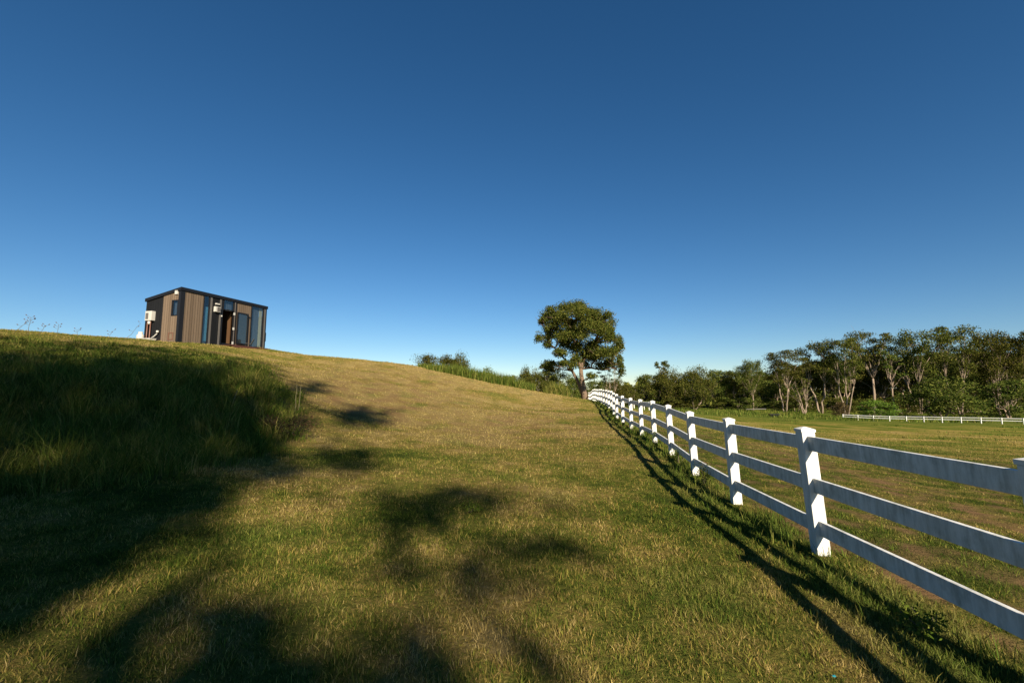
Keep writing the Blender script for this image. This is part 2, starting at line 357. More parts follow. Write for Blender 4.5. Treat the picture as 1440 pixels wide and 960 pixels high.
# lush fringe along the fence
n = 12000; t = rng.uniform(2.0, 40, n)**1.0; x = fence_x(t)+rng.normal(-.08, .20, n); k = nz(x, t, 1.4, 31) > -.25+.5*rng.uniform(0, 1, n)-.2
x, t = x[k], t[k]; blades('fence_fringe_grass', x, t, rng.uniform(.05, .19, len(x))*np.clip(1+.6*nz(x, t, 1.8, 33), .3, 1.8), np.maximum(.006, .0011*t), rng.uniform(.1, .8, len(x)), 'green weeds and longer grass left standing along the foot of the white fence', zoneover=(.3, 0, .75))
# tall grass behind the crest
CREST = [(588, 516), (640, 520), (700, 532), (758, 546), (770, 552), (770, 560), (560, 560), (560, 516)]
def crest(n, u0, u1, t0, t1, h0, h1, zo, nm, lb):
    uu = rng.uniform(u0, u1, n); t = rng.uniform(t0, t1, n); x = (uu-720)/F*t
    k = nz(x, t, 2.2, 41) > -.9; x, t, uu = x[k], t[k], uu[k]
    hm = np.interp(uu, [u0, u0+(u1-u0)*.3, u0+(u1-u0)*.7, u1], [.35, 1, 1, .6])
    return blades(nm, x, t, rng.uniform(h0, h1, len(x))*hm*(1+.25*nz(x, t, 1.5, 42)), np.full(len(x), .035), rng.uniform(.05, .6, len(x)), lb, zoneover=zo)
crest(12000, 588, 752, 40, 45, .5, 1.2, (.35, 0, .75), 'tall_crest_grass', 'tall bright green grass standing along the crest right of centre')
crest(2600, 764, 800, 46, 50, .6, 1.5, (.5, 0, .5), 'pale_reed_grass', 'pale tufted grass left of the big tree trunk behind the crest')
# rough grass band in front of the wood
n = 26000; x = rng.uniform(2, 150, n); y = rng.uniform(78, 110, n); k = nz(x*.6, y, 7, 51) > -.1; x, y = x[k], y[k]
blades('rough_paddock_grass', x, y, rng.uniform(.25, .8, len(x)), np.full(len(x), .10), rng.uniform(.1, .8, len(x)), 'rough green grass in front of the line of trees', zoneover=(.3, 0, .7))
n = 9000; x = rng.uniform(12, 70, n); y = rng.uniform(24, 66, n); k = nz(x*.35, y, 6, 52) > .75; x, y = x[k], y[k]
blades('weedy_paddock_grass', x, y, rng.uniform(.1, .35, len(x)), np.full(len(x), .06), rng.uniform(.1, .8, len(x)), 'darker weedy patches across the middle of the paddock', zoneover=(.1, 0, .8))
# ------------------------------------------------------------------ tiny house on the hill
hc = Vector((-20.7, 28.0, 0)); ud = Vector((1.74, 6.7, 0)); HL = ud.length; ud.normalize(); wdv = Vector((-ud.y, ud.x, 0)); HW = 2.76
ZB, ZT, ZR = 4.58, 8.04, 7.46
house = empty('tiny_house', (hc.x, hc.y, ZB))
house.rotation_euler = (0, 0, math.atan2(ud.y, ud.x))         # local x along the long front, local y into the house
tag(house, 'black and timber clad tiny house with a sloping roof on the hilltop', 'tiny house')
def fs(u, v):                                                 # photo pixel on the long front -> local (s, z)
    lo, hi = -1, HL+1
    for _ in range(40):
        m = (lo+hi)/2; p = hc+ud*m
        if proj(p.x, p.y, 6.3)[0] < u: lo = m
        else: hi = m
    p = hc+ud*lo; a, b = 0, 12
    for _ in range(40):
        m = (a+b)/2
        if proj(p.x, p.y, m)[1] > v: a = m
        else: b = m
    return lo, a-ZB
def es(u, v):                                                 # pixel on the end wall -> local (w, z)
    lo, hi = -1, HW+1
    for _ in range(40):
        m = (lo+hi)/2; p = hc+wdv*m
        if proj(p.x, p.y, 6.3)[0] > u: lo = m
        else: hi = m
    p = hc+wdv*lo; a, b = 0, 12
    for _ in range(40):
        m = (a+b)/2
        if proj(p.x, p.y, m)[1] > v: a = m
        else: b = m
    return lo, a-ZB
def Z1(px, py): return fs(180+px/6.545, 380+py/6.545)
def E1(px, py): return es(180+px/6.545, 380+py/6.545)
def m_clad(name, c1, c2, per=.14):
    m, n, b, out = newmat(name); tc = n.nodes.new('ShaderNodeTexCoord').outputs['Object']
    sp = n.nodes.new('ShaderNodeSeparateXYZ'); n.links.new(tc, sp.inputs[0])
    q = math_(n, 'DIVIDE', math_(n, 'ADD', sp.outputs[0], sp.outputs[1]), per)
    fr = math_(n, 'FRACT', q); fl = math_(n, 'FLOOR', q)
    wn = n.nodes.new('ShaderNodeTexWhiteNoise'); wn.noise_dimensions = '1D'; n.links.new(fl, wn.inputs['W'])
    mp = n.nodes.new('ShaderNodeMapping'); mp.inputs['Scale'].default_value = (14, 14, 1.2); n.links.new(tc, mp.inputs[0])
    col = mix(n, wn.outputs[0], c1, c2); col = mix(n, .45, col, mix(n, noise(n, 2, 5, mp.outputs[0], .6), c1, c2))
    gv = math_(n, 'LESS_THAN', fr, .10); col = mix(n, gv, col, tuple(k*.25 for k in c1))
    n.links.new(col, b.inputs['Base Color']); b.inputs['Roughness'].default_value = .7; b.inputs['Specular IOR Level'].default_value = .2
    bump(n, math_(n, 'SUBTRACT', 1., gv), .6, .02, b); return m
M_TIMB = m_clad('timber_cladding', (.105, .076, .052), (.185, .137, .096), .17)
M_BLK = m_clad('black_metal_cladding', (.006, .0065, .008), (.010, .011, .013), .2)
M_BFR = m_simple('black_frame', (.006, .006, .008), .5, sc=3)
M_WH = m_simple('white_enamel', (.55, .54, .50), .4, sc=4, var=(.42, .41, .38))
M_TRIM = m_simple('grey_trim', (.12, .11, .10), .6, sc=4)
M_INW = m_simple('interior_plywood', (.10, .052, .022), .6, sc=1.5, var=(.07, .035, .015))
M_CURT = m_simple('cream_curtain', (.75, .62, .42), .9, sc=3)
M_BLUE = m_simple('blue_curtain', (.16, .42, .60), .9, sc=3)
M_GREYC = m_simple('grey_curtain', (.15, .16, .20), .95, sc=3)
M_DECK = m_simple('red_brown_decking', (.08, .025, .016), .7, sc=3)
M_PIPE = m_simple('copper_pipe', (.16, .07, .045), .5, sc=6)
m, n, b, out = newmat('window_glass')
gl = n.nodes.new('ShaderNodeBsdfGlossy'); gl.inputs['Roughness'].default_value = .02; tr = n.nodes.new('ShaderNodeBsdfTransparent'); tr.inputs[0].default_value = (.72, .78, .80, 1)
mx = n.nodes.new('ShaderNodeMixShader')
mx.inputs[0].default_value = .11; n.links.new(tr.outputs[0], mx.inputs[1]); n.links.new(gl.outputs[0], mx.inputs[2])
n.links.new(mx.outputs[0], out.inputs[0]); n.nodes.remove(b); M_GLASS = m
def zroof(w): return (ZT-ZB)+(ZR-ZT)*w/HW
def hb(name, mat, x0, x1, y0, y1, z0, z1, par=house): return MB().box(x0, x1, y0, y1, z0, z1).build(name, mat, par)
# roof slab with fascia
rf = MB(); o = .07; T = .20
rf.hexa([(-o, -o, zroof(-o)-T), (HL+o, -o, zroof(-o)-T), (HL+o, HW+o, zroof(HW+o)-T), (-o, HW+o, zroof(HW+o)-T), (-o, -o, zroof(-o)), (HL+o, -o, zroof(-o)), (HL+o, HW+o, zroof(HW+o)), (-o, HW+o, zroof(HW+o))])
rf.build('roof', M_BFR, house)
hb('floor', M_BFR, .02, HL-.02, .08, HW-.08, .10, .28)
def wallpan(name, mat, w0, w1, z0=0.02, xx=(0, .08), ztop=None):   # sloping top follows the roof
    a, b = zroof(w0)-T-.003, zroof(w1)-T-.003
    if ztop is not None: a = b = ztop
    x0, x1 = xx
    return MB().hexa([(x0, w0, z0), (x1, w0, z0), (x1, w1, z0), (x0, w1, z0), (x0, w0, a), (x1, w0, a), (x1, w1, b), (x0, w1, b)]).build(name, mat, house)
HT = zroof(0)-T-.003
# end wall (faces the viewer): corner, timber with window, black metal
wc = E1(456, 400)[0]; wt = E1(315, 400)[0]
wallpan('metal_panel', M_BLK, wt, HW, xx=(.012, .09))
w0, z1 = E1(460, 270); w1, z0 = E1(396, 420)
wallpan('cladding_panel', M_TIMB, w1, wt)
wallpan('cladding_panel', M_TIMB, wc, w1, z0=z1)
wallpan('cladding_panel', M_TIMB, wc, w1, ztop=z0)
wallpan('corner_post', M_BFR, -.02, wc, xx=(-.02, .1))
def window(y0, y1, z0, z1, face, behind=None, fr=.06, name='window'):
    """face 'e' = end wall (x=0), 'f' = front (y=0)."""
    f = MB(); d0, d1 = -.02, .07
    def bx(a0, a1, c0, c1, e0=d0, e1=d1):
        if face == 'e': f.box(e0, e1, a0, a1, c0, c1)
        else: f.box(a0, a1, e0, e1, c0, c1)
    bx(y0, y0+fr, z0, z1); bx(y1-fr, y1, z0, z1); bx(y0+fr, y1-fr, z0, z0+fr); bx(y0+fr, y1-fr, z1-fr, z1)
    w_ = f.build(name, M_BFR, house); p = MB()
    if face == 'e': p.box(.02, .028, y0+fr, y1-fr, z0+fr, z1-fr)
    else: p.box(y0+fr, y1-fr, .02, .028, z0+fr, z1-fr)
    p.build('pane', M_GLASS, w_)
    for (a0, a1, c0, c1, mt, nm) in (behind or []):
        q = MB(); k = 10
        for i in range(k):
            s0, s1 = a0+(a1-a0)*i/k, a0+(a1-a0)*(i+1)/k; dd = .13+.02*(i % 2)
            if face == 'e': q.box(dd, dd+.02, s0, s1, c0, c1)
            else: q.box(s0, s1, dd, dd+.02, c0, c1)
        q.build(nm, mt, w_)
    return w_
window(wc, w1, z0, z1, 'e', [(wc+.06, w1-.06, z0, z1, M_GREYC, 'curtain')])
a, zt = E1(450, 185); b_, zb = E1(424, 222)
hb('wall_light', M_WH, -.07, -.003, a, b_, zb, zt)
a, zt = E1(430, 572); b_, zb = E1(384, 640); hf = MB(); k = .045
for q in ((a, a+k, zb, zt), (b_-k, b_, zb, zt), (a+k, b_-k, zb, zb+k), (a+k, b_-k, zt-k, zt)): hf.box(-.02, -.002, *q)
hf.build('access_hatch', M_PIPE, house)
# front elements
def S1(px): return Z1(px, 450)[0]
edges = dict(c0=S1(510), t1=S1(684), w1=S1(745), k1=S1(766), k2=S1(835), k3=S1(850), d0=S1(868), d1=S1(968), p1=S1(992), f1=S1(1125), g1=S1(1243), r1=S1(1258))
E_ = edges
def fp(name, mat, s0, s1, z0=.02, z1=None, y=(0, .08)): return hb(name, mat, s0, s1, y[0], y[1], z0, HT if z1 is None else z1)
fp('corner_post', M_BFR, -.02+.125, E_['c0'], y=(-.02, .1))
fp('cladding_panel', M_TIMB, E_['c0'], E_['t1'])
s_, zt = Z1(720, 232); _, zb = Z1(720, 662); zb = max(zb, .05)
fp('metal_panel', M_BLK, E_['t1'], E_['w1'], z0=zt)
cu = S1(716)
window(E_['t1'], E_['w1'], .05, zt, 'f', [(cu, cu+.26, .1, zt-.75, M_BLUE, 'curtain'), (E_['t1']+.06, cu-.02, .1, zt-.1, M_GREYC, 'curtain')])
fp('trim_strip', M_TRIM, E_['w1'], E_['k1'], y=(-.01, .08))
fp('metal_panel', M_BLK, E_['k1'], E_['k2'], y=(.004, .08))
fp('trim_strip', M_TRIM, E_['k2'], E_['k3'], y=(-.02, .08))
a, zt = Z1(782, 332); b_, zb = Z1(830, 388); ub = MB().box(a, b_, -.16, .003, zb, zt).build('meter_box', M_WH, house)
hb('box_door', M_TRIM, a+(b_-a)*.32, b_-.02, -.172, -.161, zb+.03, zt-.03, ub)
a, zt = Z1(792, 302); b_, zb = Z1(824, 320); hb('wall_light', M_WH, a, b_, -.12, .003, zb, zt)
# doorway: transom window above, open below
zt0 = Z1(870, 262)[1]; zt1 = Z1(870, 360)[1]; zd = Z1(900, 672)[1]
fp('metal_panel', M_BLK, E_['k3'], E_['d1'], z0=zt0)
fp('door_frame', M_BFR, E_['k3'], E_['d0'], z1=zt0)
window(E_['d0'], E_['d1'], zt1, zt0, 'f', [(E_['d0']+.06, E_['d1']-.06, zt1, zt0, M_GREYC, 'curtain')], .05)
fp('door_frame', M_BFR, E_['d1'], E_['p1'], y=(-.02, .09))
fp('trim_strip', M_TRIM, E_['d1']+.03, E_['d1']+.10, y=(-.035, -.021))
for py in (402, 538, 668): 
    q, zc = Z1(965, py); hb('hinge', M_WH, q-.03, q+.09, -.07, -.036, zc-.09, zc+.09)
q, zc = Z1(853, 420); hb('door_catch', M_WH, q-.02, q+.05, -.06, -.001, zc-.05, zc+.05)
# timber right of the doorway and the open glazed door folded back on it
fp('cladding_panel', M_TIMB, E_['p1'], E_['f1'])
zt = Z1(1030, 392)[1]; da, db = S1(992), S1(1092); zb = .30
dr = MB(); f = .09; y0, y1 = -.13, -.08
for q in ((da, da+f, zb, zt), (db-f, db, zb, zt), (da+f, db-f, zb, zb+f), (da+f, db-f, zt-f, zt)): dr.box(q[0], q[1], y0, y1, q[2], q[3])
dd = dr.build('door', M_BFR, house); tag(dd, 'glazed door folded open against the timber wall')
hb('pane', M_GLASS, da+f, db-f, -.11, -.10, zb+f, zt-f, dd); hb('door_blind', M_TRIM, da+f, db-f, -.095, -.085, zb+f, zt-f, dd)
q, zc = Z1(1108, 432); hb('trim_strip', M_BFR, db+.02, E_['f1']-.001, -.03, -.002, zc-.06, zc)
# right window
zt = Z1(1190, 330)[1]; c1 = S1(1212)
fp('metal_panel', M_BLK, E_['f1'], E_['g1'], z0=zt)
window(E_['f1'], E_['g1'], .1, zt, 'f', [(c1, c1+.30, .15, zt-.12, M_CURT, 'curtain'), (E_['f1']+.2, c1-.02, .15, zt-.1, M_GREYC, 'curtain')], .09)
fp('trim_strip', M_TRIM, E_['g1'], E_['r1'], y=(-.01, .08))
fp('corner_post', M_BFR, E_['r1'], HL+.02, y=(-.02, .1))
q, zt = Z1(1270, 572); zb = Z1(1270, 652)[1]; hb('side_box', M_BFR, HL+.021, HL+.2, .1, .6, zb, zt)
# back wall, far end wall, interior
hb('back_wall', M_BLK, .0, HL, HW-.06, HW, .02, zroof(HW)-T-.003)
hb('end_wall', M_BLK, HL-.07, HL, .11, HW-.07, .02, zroof(HW)-T-.003)
hb('interior_wall', M_INW, .12, HL-.1, HW-.09, HW-.065, .29, zroof(HW)-T-.01)
hb('partition', M_INW, E_['d1']+.05, E_['d1']+.11, .3, HW-.1, .29, zroof(HW)-T-.01)
hb('bench', M_BFR, E_['k3'], E_['d1']+.04, 1.5, 2.2, .29, .85)
def chassis():
    c = MB()
    for y_ in (.5, HW-.5): c.box(.2, HL-.2, y_-.05, y_+.05, -.25, .095)
    return c.build('chassis', M_BFR, house)
chassis()
# water heater on the end wall, with pipes
a, zt = E1(250, 378); b_, zb = E1(190, 466)
wh = MB().box(-.22, .011, a, b_, zb, zt).build('water_heater', M_WH, house)
hb('heater_grille', M_TRIM, -.232, -.221, a+(b_-a)*.5, b_-.05, zb+.08, zt-.12, wh)
for k_, (px) in enumerate((203, 230)):
    w_, zz_ = E1(px, 470); MB().tube([(-.12, w_, zz_), (-.12, w_, .25), (-.12, w_+.02*k_, -.05)], [.035]*3, 8).build('pipe', M_PIPE, wh, True)
w_, zz_ = E1(222, 482); MB().tube([(-.14, w_, zz_-.12), (-.14, w_, zz_+.07)], [.09, .09], 10).build('valve', M_WH, wh, True)
w_, zz_ = E1(298, 568); p0 = E1(240, 628); MB().tube([(-.1, p0[0], p0[1]), (-.1, (p0[0]+w_)/2, p0[1]+.12), (-.1, w_+.03, zz_-.1), (-.1, w_, zz_)], [.035]*4, 8).build('waste_pipe', M_WH, house, True)
MB().tube([(-.1, w_, zz_-.05), (-.1, w_, zz_+.08)], [.08, .07], 8).build('pipe_cap', M_WH, house, True)
def hw(x, y, z): 
    p = hc+ud*x+wdv*y; return Vector((p.x, p.y, ZB+z))
# gas bottle
w_, zz_ = E1(190, 640); p = hw(-.4, w_, 0); gz = g1(p.x, p.y)
gb = empty('gas_bottle', (p.x, p.y, gz)); tag(gb, 'squat white gas bottle on the grass at the left end of the tiny house', 'gas bottle')
MB().tube([(0, 0, .02), (0, 0, .06), (0, 0, .42), (0, 0, .50), (0, 0, .54)], [.16, .2, .2, .15, .07], 16).build('tank', M_WH, gb, True)
MB().tube([(0, 0, .54), (0, 0, .62)], [.035, .03], 8).build('valve', M_PIPE, gb, True)
c_ = MB()
for k_ in range(10):
    a0, a1 = k_*.6, (k_+1)*.6
    c_.hexa([(math.cos(t_)*r_, math.sin(t_)*r_, z_) for z_ in (.50, .66) for (t_, r_) in ((a0, .12), (a1, .12), (a1, .105), (a0, .105))])
c_.build('collar', M_WH, gb)
w_, zz_ = E1(272, 635); p = hw(-.4, w_, 0); gz = g1(p.x, p.y)
tb = empty('storage_tub', (p.x, p.y, gz), house.rotation_euler[2]); tag(tb, 'low white tub lying on the grass under the waste pipe of the tiny house', 'tub')
MB().hexa([(-.16, -.26, .01), (.16, -.26, .01), (.16, .26, .01), (-.16, .26, .01), (-.2, -.31, .24), (.2, -.31, .24), (.2, .31, .24), (-.2, .31, .24)]).build('tub_body', M_WH, tb)
MB().box(-.21, .21, -.32, .32, .243, .265).build('lid', M_WH, tb)
# deck and chair
dk = empty('timber_deck', tuple(hw(E_['k3']+.1, -.03, 0))); dk.rotation_euler = (0, 0, house.rotation_euler[2])
tag(dk, 'low red brown timber deck in front of the open door of the tiny house', 'deck')
dl = HL-E_['k3']-.75; z_ = .12
for k_ in range(8): MB().box(0, dl, -.95+k_*.115, -.95+k_*.115+.105, z_-.035, z_).build('deck_board', M_DECK, dk)
MB().box(.02, dl-.02, -.99, -.953, -.1, z_-.002).build('deck_fascia', M_DECK, dk)
def chair(loc, rz, label, mat):
    c = empty('deck_chair', loc, rz); c.scale = (.7, .7, .7); tag(c, label, 'chair')
    MB().hexa([(-.25, -.25, .30), (.25, -.25, .36), (.25, .25, .36), (-.25, .25, .30), (-.25, -.25, .34), (.25, -.25, .40), (.25, .25, .40), (-.25, .25, .34)]).build('seat', mat, c)
    MB().hexa([(-.27, -.25, .34), (-.23, -.25, .34), (-.23, .25, .34), (-.27, .25, .34), (-.5, -.25, .85), (-.46, -.25, .87), (-.46, .25, .87), (-.5, .25, .85)]).build('backrest', mat, c)
    for sx in (-.22, .22):
        for sy in (-.23, .23): MB().tube([(sx, sy, .31), (sx*1.2, sy, 0)], [.02, .018], 6).build('leg', M_BFR, c)
    return c
q = Z1(1062, 680)[0]; p = hw(q, -.55, z_); chair((p.x, p.y, p.z), house.rotation_euler[2]+2.2, 'small dark low chair on the deck beside the folded door', M_BFR)
q = Z1(915, 640)[0]; p = hw(q, .75, .282); vs = empty('floor_vase', (p.x, p.y, p.z)); tag(vs, 'small blue grey vase standing just inside the open door', 'vase')
MB().tube([(0, 0, 0), (0, 0, .12), (0, 0, .3), (0, 0, .42)], [.07, .12, .09, .05], 12).build('vase_body', M_BLUE, vs, True)

# ------------------------------------------------------------------ white post and rail fence
PH = 1.22; ts = [-4.8, -2.4, .05, 2.45]+[4.6, 6.75, 9.0, 11.3, 13.6, 15.9, 18.2, 20.5, 22.8, 25.1, 27.4, 29.7, 32, 34.3, 36.6, 38.9, 41.2, 43.5, 45.8, 48.1, 50.4, 53, 56, 59, 62]
fx0, fy0 = float(fence_x(4.6)), 4.6
fence = empty('post_and_rail_fence', (fx0, fy0, g1(fx0, fy0))); tag(fence, 'long white three rail fence running uphill from the right edge towards the big tree', 'fence')
F0 = Vector(fence.location); tops = []
def post_at(i): return tops[i]
for t in ts:
    x = float(fence_x(t)); k = np.interp(t, [-5, 4.6, 7, 9, 14, 22], [.07, .068, .045, .055, .035, 0])+random.uniform(-.006, .006)*(t > 12)
    zg = g1(x, t) if t > 3 else .075
    if 4 < t < 30: zg = PX(720, float(np.interp(t, FT[:, 1], [780, 708, 668, 640, 622, 611, 603, 595, 588, 578, 573, 570, 565.5, 563.5, 562.5])), t)[2]
    tops.append((Vector((x, t, zg))-F0, Vector((-float(k), 0, 1))))
HWP = .062
for i, (b0, up) in enumerate(tops):
    j0, j1 = tops[max(i-1, 0)][0], tops[min(i+1, len(tops)-1)][0]
    d = (j1-j0); d.z = 0; d.normalize(); sd = Vector((d.y, -d.x, 0))
    def ring(zc, hw_): 
        c = b0+up*zc; return [c-d*hw_-sd*hw_, c-d*hw_+sd*hw_, c+d*hw_+sd*hw_, c+d*hw_-sd*hw_]
    p = MB().hexa(ring(-.3, HWP)+ring(PH-.045, HWP)).build('post', M_POST, fence)
    if 2 < i < 14:
        bv = p.modifiers.new('bevel', 'BEVEL'); bv.width = .006; bv.segments = 2
    cp = MB(); r0, r1, r2 = ring(PH-.044, HWP+.006), ring(PH-.018, HWP+.006), ring(PH+.004, .012)
    cp.hexa(r0+r1); k = len(cp.v); cp.v += [tuple(q) for q in [v_+up*.001 for v_ in r1]+r2]
    cp.f += [(k, k+1, k+5, k+4), (k+1, k+2, k+6, k+5), (k+2, k+3, k+7, k+6), (k+3, k, k+4, k+7), (k+4, k+5, k+6, k+7)]
    cp.build('cap', M_POST, p)
    if i:
        a, ua = tops[i-1]; dd = (b0-a); dd.z = 0; L = dd.length; dn = dd/L; s2 = Vector((dn.y, -dn.x, 0))*.019
        for zt_ in (1.14, .735, .335):
            jit = random.uniform(-.008, .008); pts = []
            for zc in (zt_-.14, zt_):
                A = a+ua*(zc+jit)+dn*(HWP-.004); B = b0+up*(zc+jit)-dn*(HWP-.004)
                pts += [A-s2, A+s2, B+s2, B-s2]
            r = MB().hexa([pts[0], pts[1], pts[2], pts[3], pts[4], pts[5], pts[6], pts[7]]).build('rail', M_RAIL, fence)
            if i < 14:
                bv = r.modifiers.new('bevel', 'BEVEL'); bv.width = .005; bv.segments = 2
# far fence across the paddock
def far_fence(name, label, pts_, h=.98, w=.055, rails=(.93, .56), rh=.10):
    root = empty(name, pts_[0]); tag(root, label, 'fence'); o0 = Vector(pts_[0]); P_ = [Vector(q)-o0 for q in pts_]
    for i, q in enumerate(P_):
        MB().box(q.x-w, q.x+w, q.y-w, q.y+w, q.z-.3, q.z+h).build('post', M_POST, root)
        if i:
            a = P_[i-1]; d = (q-a); d.z = 0; d.normalize(); s2 = Vector((d.y, -d.x, 0))*.02
            for zt_ in rails:
                pts = []
                for zc in (zt_-rh, zt_):
                    for c in (a+d*w-s2, a+d*w+s2, q-d*w+s2, q-d*w-s2): pts.append(c+Vector((0, 0, zc)))
                MB().hexa(pts).build('rail', M_POST, root)
A_ = np.array(((1180-720)/F*89, 89)); B_ = np.array(((1530-720)/F*67, 67)); nn = 14; pts = []
for k in range(nn):
    q = A_+(B_-A_)*k/(nn-1); pts.append((q[0], q[1], g1(*q)))
# the rails follow the photograph's line: tops at v 583 (far) to 591 (near)
far_fence('paddock_fence', 'distant low white rail fence in front of the trees at the right edge', pts)
pts = []
for k in range(9):
    t = 71-k*1.; u_ = 862+(918-862)*k/8; x = (u_-720)/F*t; zt_ = PX(u_, 564.5, t)[2]; pts.append((x, t, zt_-1.0))
far_fence('end_fence', 'distant white rail glimpsed behind the posts of the long fence', pts, h=.95, rails=(1.0,), rh=.16)
# trough and board lying in the paddock
p = PX(1089, 583, 88); z_ = g1(p[0], p[1]); tr_ = empty('feed_trough', (p[0], p[1], z_)); tag(tr_, 'small dark trough lying in the far grass of the paddock', 'trough')
MB().hexa([(-.8, -.25, .05), (.8, -.25, .05), (.8, .25, .05), (-.8, .25, .05), (-.95, -.35, .5), (.95, -.35, .5), (.95, .35, .5), (-.95, .35, .5)]).build('trough_body', M_BFR, tr_)
MB().box(-1, 1, -.4, .4, .503, .56).build('rim', M_BFR, tr_)
p = PX(1062, 574, 104); z_ = g1(p[0], p[1]); sh = MB(); sh.hexa([(-2.2, -.4, .3), (2.2, -.5, .35), (2.2, .5, .35), (-2.2, .4, .3), (-2.2, -.4, .42), (2.2, -.5, .5), (2.2, .5, .5), (-2.2, .4, .42)])
o = sh.build('metal_sheet', M_TRIM); o.location = (p[0], p[1], z_+.3); tag(o, 'flat pale sheet lying in the grass before the leaning gum trunks', 'sheet')

# ------------------------------------------------------------------ trees
def leaf_pts(cl, rg, per, flat=.55):
    P = []; N = []
    for (c, r) in cl:
        n = max(8, int(per*(r[0]*r[1]*r[2])**(.5)))
        d = rg.normal(0, 1, (n, 3)); d /= np.linalg.norm(d, axis=1)[:, None]
        rad = rg.uniform(.15, 1, n)**.5
        d[:, 2] = np.where(d[:, 2] < -.45, -d[:, 2]*.6, d[:, 2])
        sub = rg.normal(0, .28, (max(3, n//26), 3)); k = rg.integers(0, len(sub), n)
        P.append(np.array(c)+(d*rad[:, None]*.62+sub[k])*np.array(r)); N.append(d)
    return np.concatenate(P), np.concatenate(N)
def leaf_mesh(name, P, N, rg, s, rnd=None):
    n = len(P); nr = N*.5+rg.normal(0, .7, (n, 3)); nr[:, 2] += .25; nr /= np.linalg.norm(nr, axis=1)[:, None]
    a = np.cross(nr, rg.normal(0, 1, (n, 3))); a /= np.linalg.norm(a, axis=1)[:, None]; b = np.cross(nr, a)
    sz = s*rg.uniform(.6, 1.3, n)[:, None]; a = a*sz*.5; b = b*sz*.24
    V = np.stack([P-a, P+b*.9-a*.1, P+a, P-b*.9-a*.1], 1).reshape(-1, 3); Fc = np.arange(4*n).reshape(n, 4)
    rnd = rg.uniform(0, 1, n) if rnd is None else rnd
    return np_mesh(name, V, Fc, {'rnd': ('FLOAT', np.repeat(rnd, 4))})
def limb(mb, a, b, r0, r1, rg, k=4, wob=.08, sag=0., n=6):
    a, b = np.array(a, float), np.array(b, float); L = np.linalg.norm(b-a); pts = []
    for i in range(k+1):
        f = i/k; q = a+(b-a)*f
        if 0 < i < k: q = q+rg.normal(0, wob*L/2.5, 3)*np.array((1, 1, .5))
        q[2] += sag*L*math.sin(f*math.pi); pts.append(tuple(q))
    mb.tube(pts, [r0+(r1-r0)*i/k for i in range(k+1)], n); return pts
def make_proto(seed, H, W, stems, ncl, low, flat=.78, per=210, leaf=.36, bark=M_BARKP, lm=M_LEAF, shape='dome', r0=.25, csize=.19):
    """a gum: stems forking low or high, limbs reaching flattened clumps of leaves"""
    rg = np.random.default_rng(seed); mb = MB(); cl = []
    for i in range(ncl):
        f = (i+.5)/ncl; zc = low+(.94-low)*f**.8
        env = math.sqrt(max(.05, 1-((zc-(low+.32*(1-low)))/(1.02-(low+.32*(1-low))))**2)) if shape == 'dome' else (1.1-abs(f-.75)*.9 if shape == 'umbrella' else .9)
        a = i*2.4+rg.uniform(-.5, .5); rr = W/2*env*rg.uniform(.25, .85)
        cs = csize*W*rg.uniform(.7, 1.35)
        cl.append((np.array((math.cos(a)*rr, math.sin(a)*rr, zc*H)), (cs, cs*rg.uniform(.8, 1.2), cs*flat*rg.uniform(.75, 1.25))))
    forks = []
    for k in range(stems):
        a = k*2*math.pi/stems+rg.uniform(-.6, .6); sp = .0 if stems == 1 else W*.13
        fz = H*max(.25, low*.85)*rg.uniform(.8, 1.05)
        tp = (math.cos(a)*sp*rg.uniform(.8, 1.6), math.sin(a)*sp*rg.uniform(.8, 1.6), fz)
        base = (math.cos(a)*.15*(stems > 1), math.sin(a)*.15*(stems > 1), -.4)
        pts = limb(mb, base, tp, r0/math.sqrt(stems)*1.15, r0/math.sqrt(stems)*.72, rg, 5, .05, 0, 8); forks.append((np.array(tp), r0/math.sqrt(stems)*.7))
    top = np.array((0, 0, H*.75))
    for c, r in cl:
        fk, fr_ = min(forks, key=lambda q: np.hypot(*(q[0][:2]-c[:2]))+abs(q[0][2]-c[2])*.2)
        mid = fk+(c-fk)*.5+np.array((0, 0, .08*H*rg.uniform(-.3, 1)))
        limb(mb, fk, mid, fr_*.62, fr_*.36, rg, 3, .09); e = limb(mb, mid, c, fr_*.36, fr_*.10, rg, 3, .09)
        for q in range(3):
            t_ = c+rg.normal(0, .38, 3)*np.array(r); limb(mb, mid+(c-mid)*.5, t_, fr_*.16, .012, rg, 2, .1, 0, 4)
    P, N = leaf_pts(cl, rg, per)
    return (mb.mesh('trunk', True), leaf_mesh('crown', P, N, rg, leaf), bark, lm, H)
def instance(pr, name, loc, sc, rz, label, cat, group=None, bark=None, lm=None):
    tm, lm_, mb_, ml_, H = pr; root = empty(name, loc, rz); root.scale = sc
    for nm, me_, mt in (('trunk', tm, bark or mb_), ('crown', lm_, lm or ml_)):
        o = link(nm, me_, root)
        if not me_.materials: me_.materials.append(mt)
        elif me_.materials[0] != mt: o.material_slots[0].link = 'OBJECT'; o.material_slots[0].material = mt
    tag(root, label, cat, group); return root
TG = [make_proto(11, 17, 9, 2, 17, .48, flat=.78, csize=.185), make_proto(12, 17, 10, 3, 17, .44, flat=.72, csize=.18), make_proto(13, 16, 9, 1, 15, .55, shape='umbrella', flat=.65, csize=.19)]
WG = [make_proto(21, 14, 12, 2, 20, .40, flat=.78, csize=.185), make_proto(22, 14, 12, 3, 21, .42, shape='umbrella', flat=.65, csize=.175)]
BT = [make_proto(31, 8, 11, 3, 26, .14, flat=.8, r0=.3), make_proto(32, 8, 9, 2, 22, .12, flat=.65)]
SL = make_proto(41, 14, 5, 1, 8, .55, r0=.16, csize=.22)
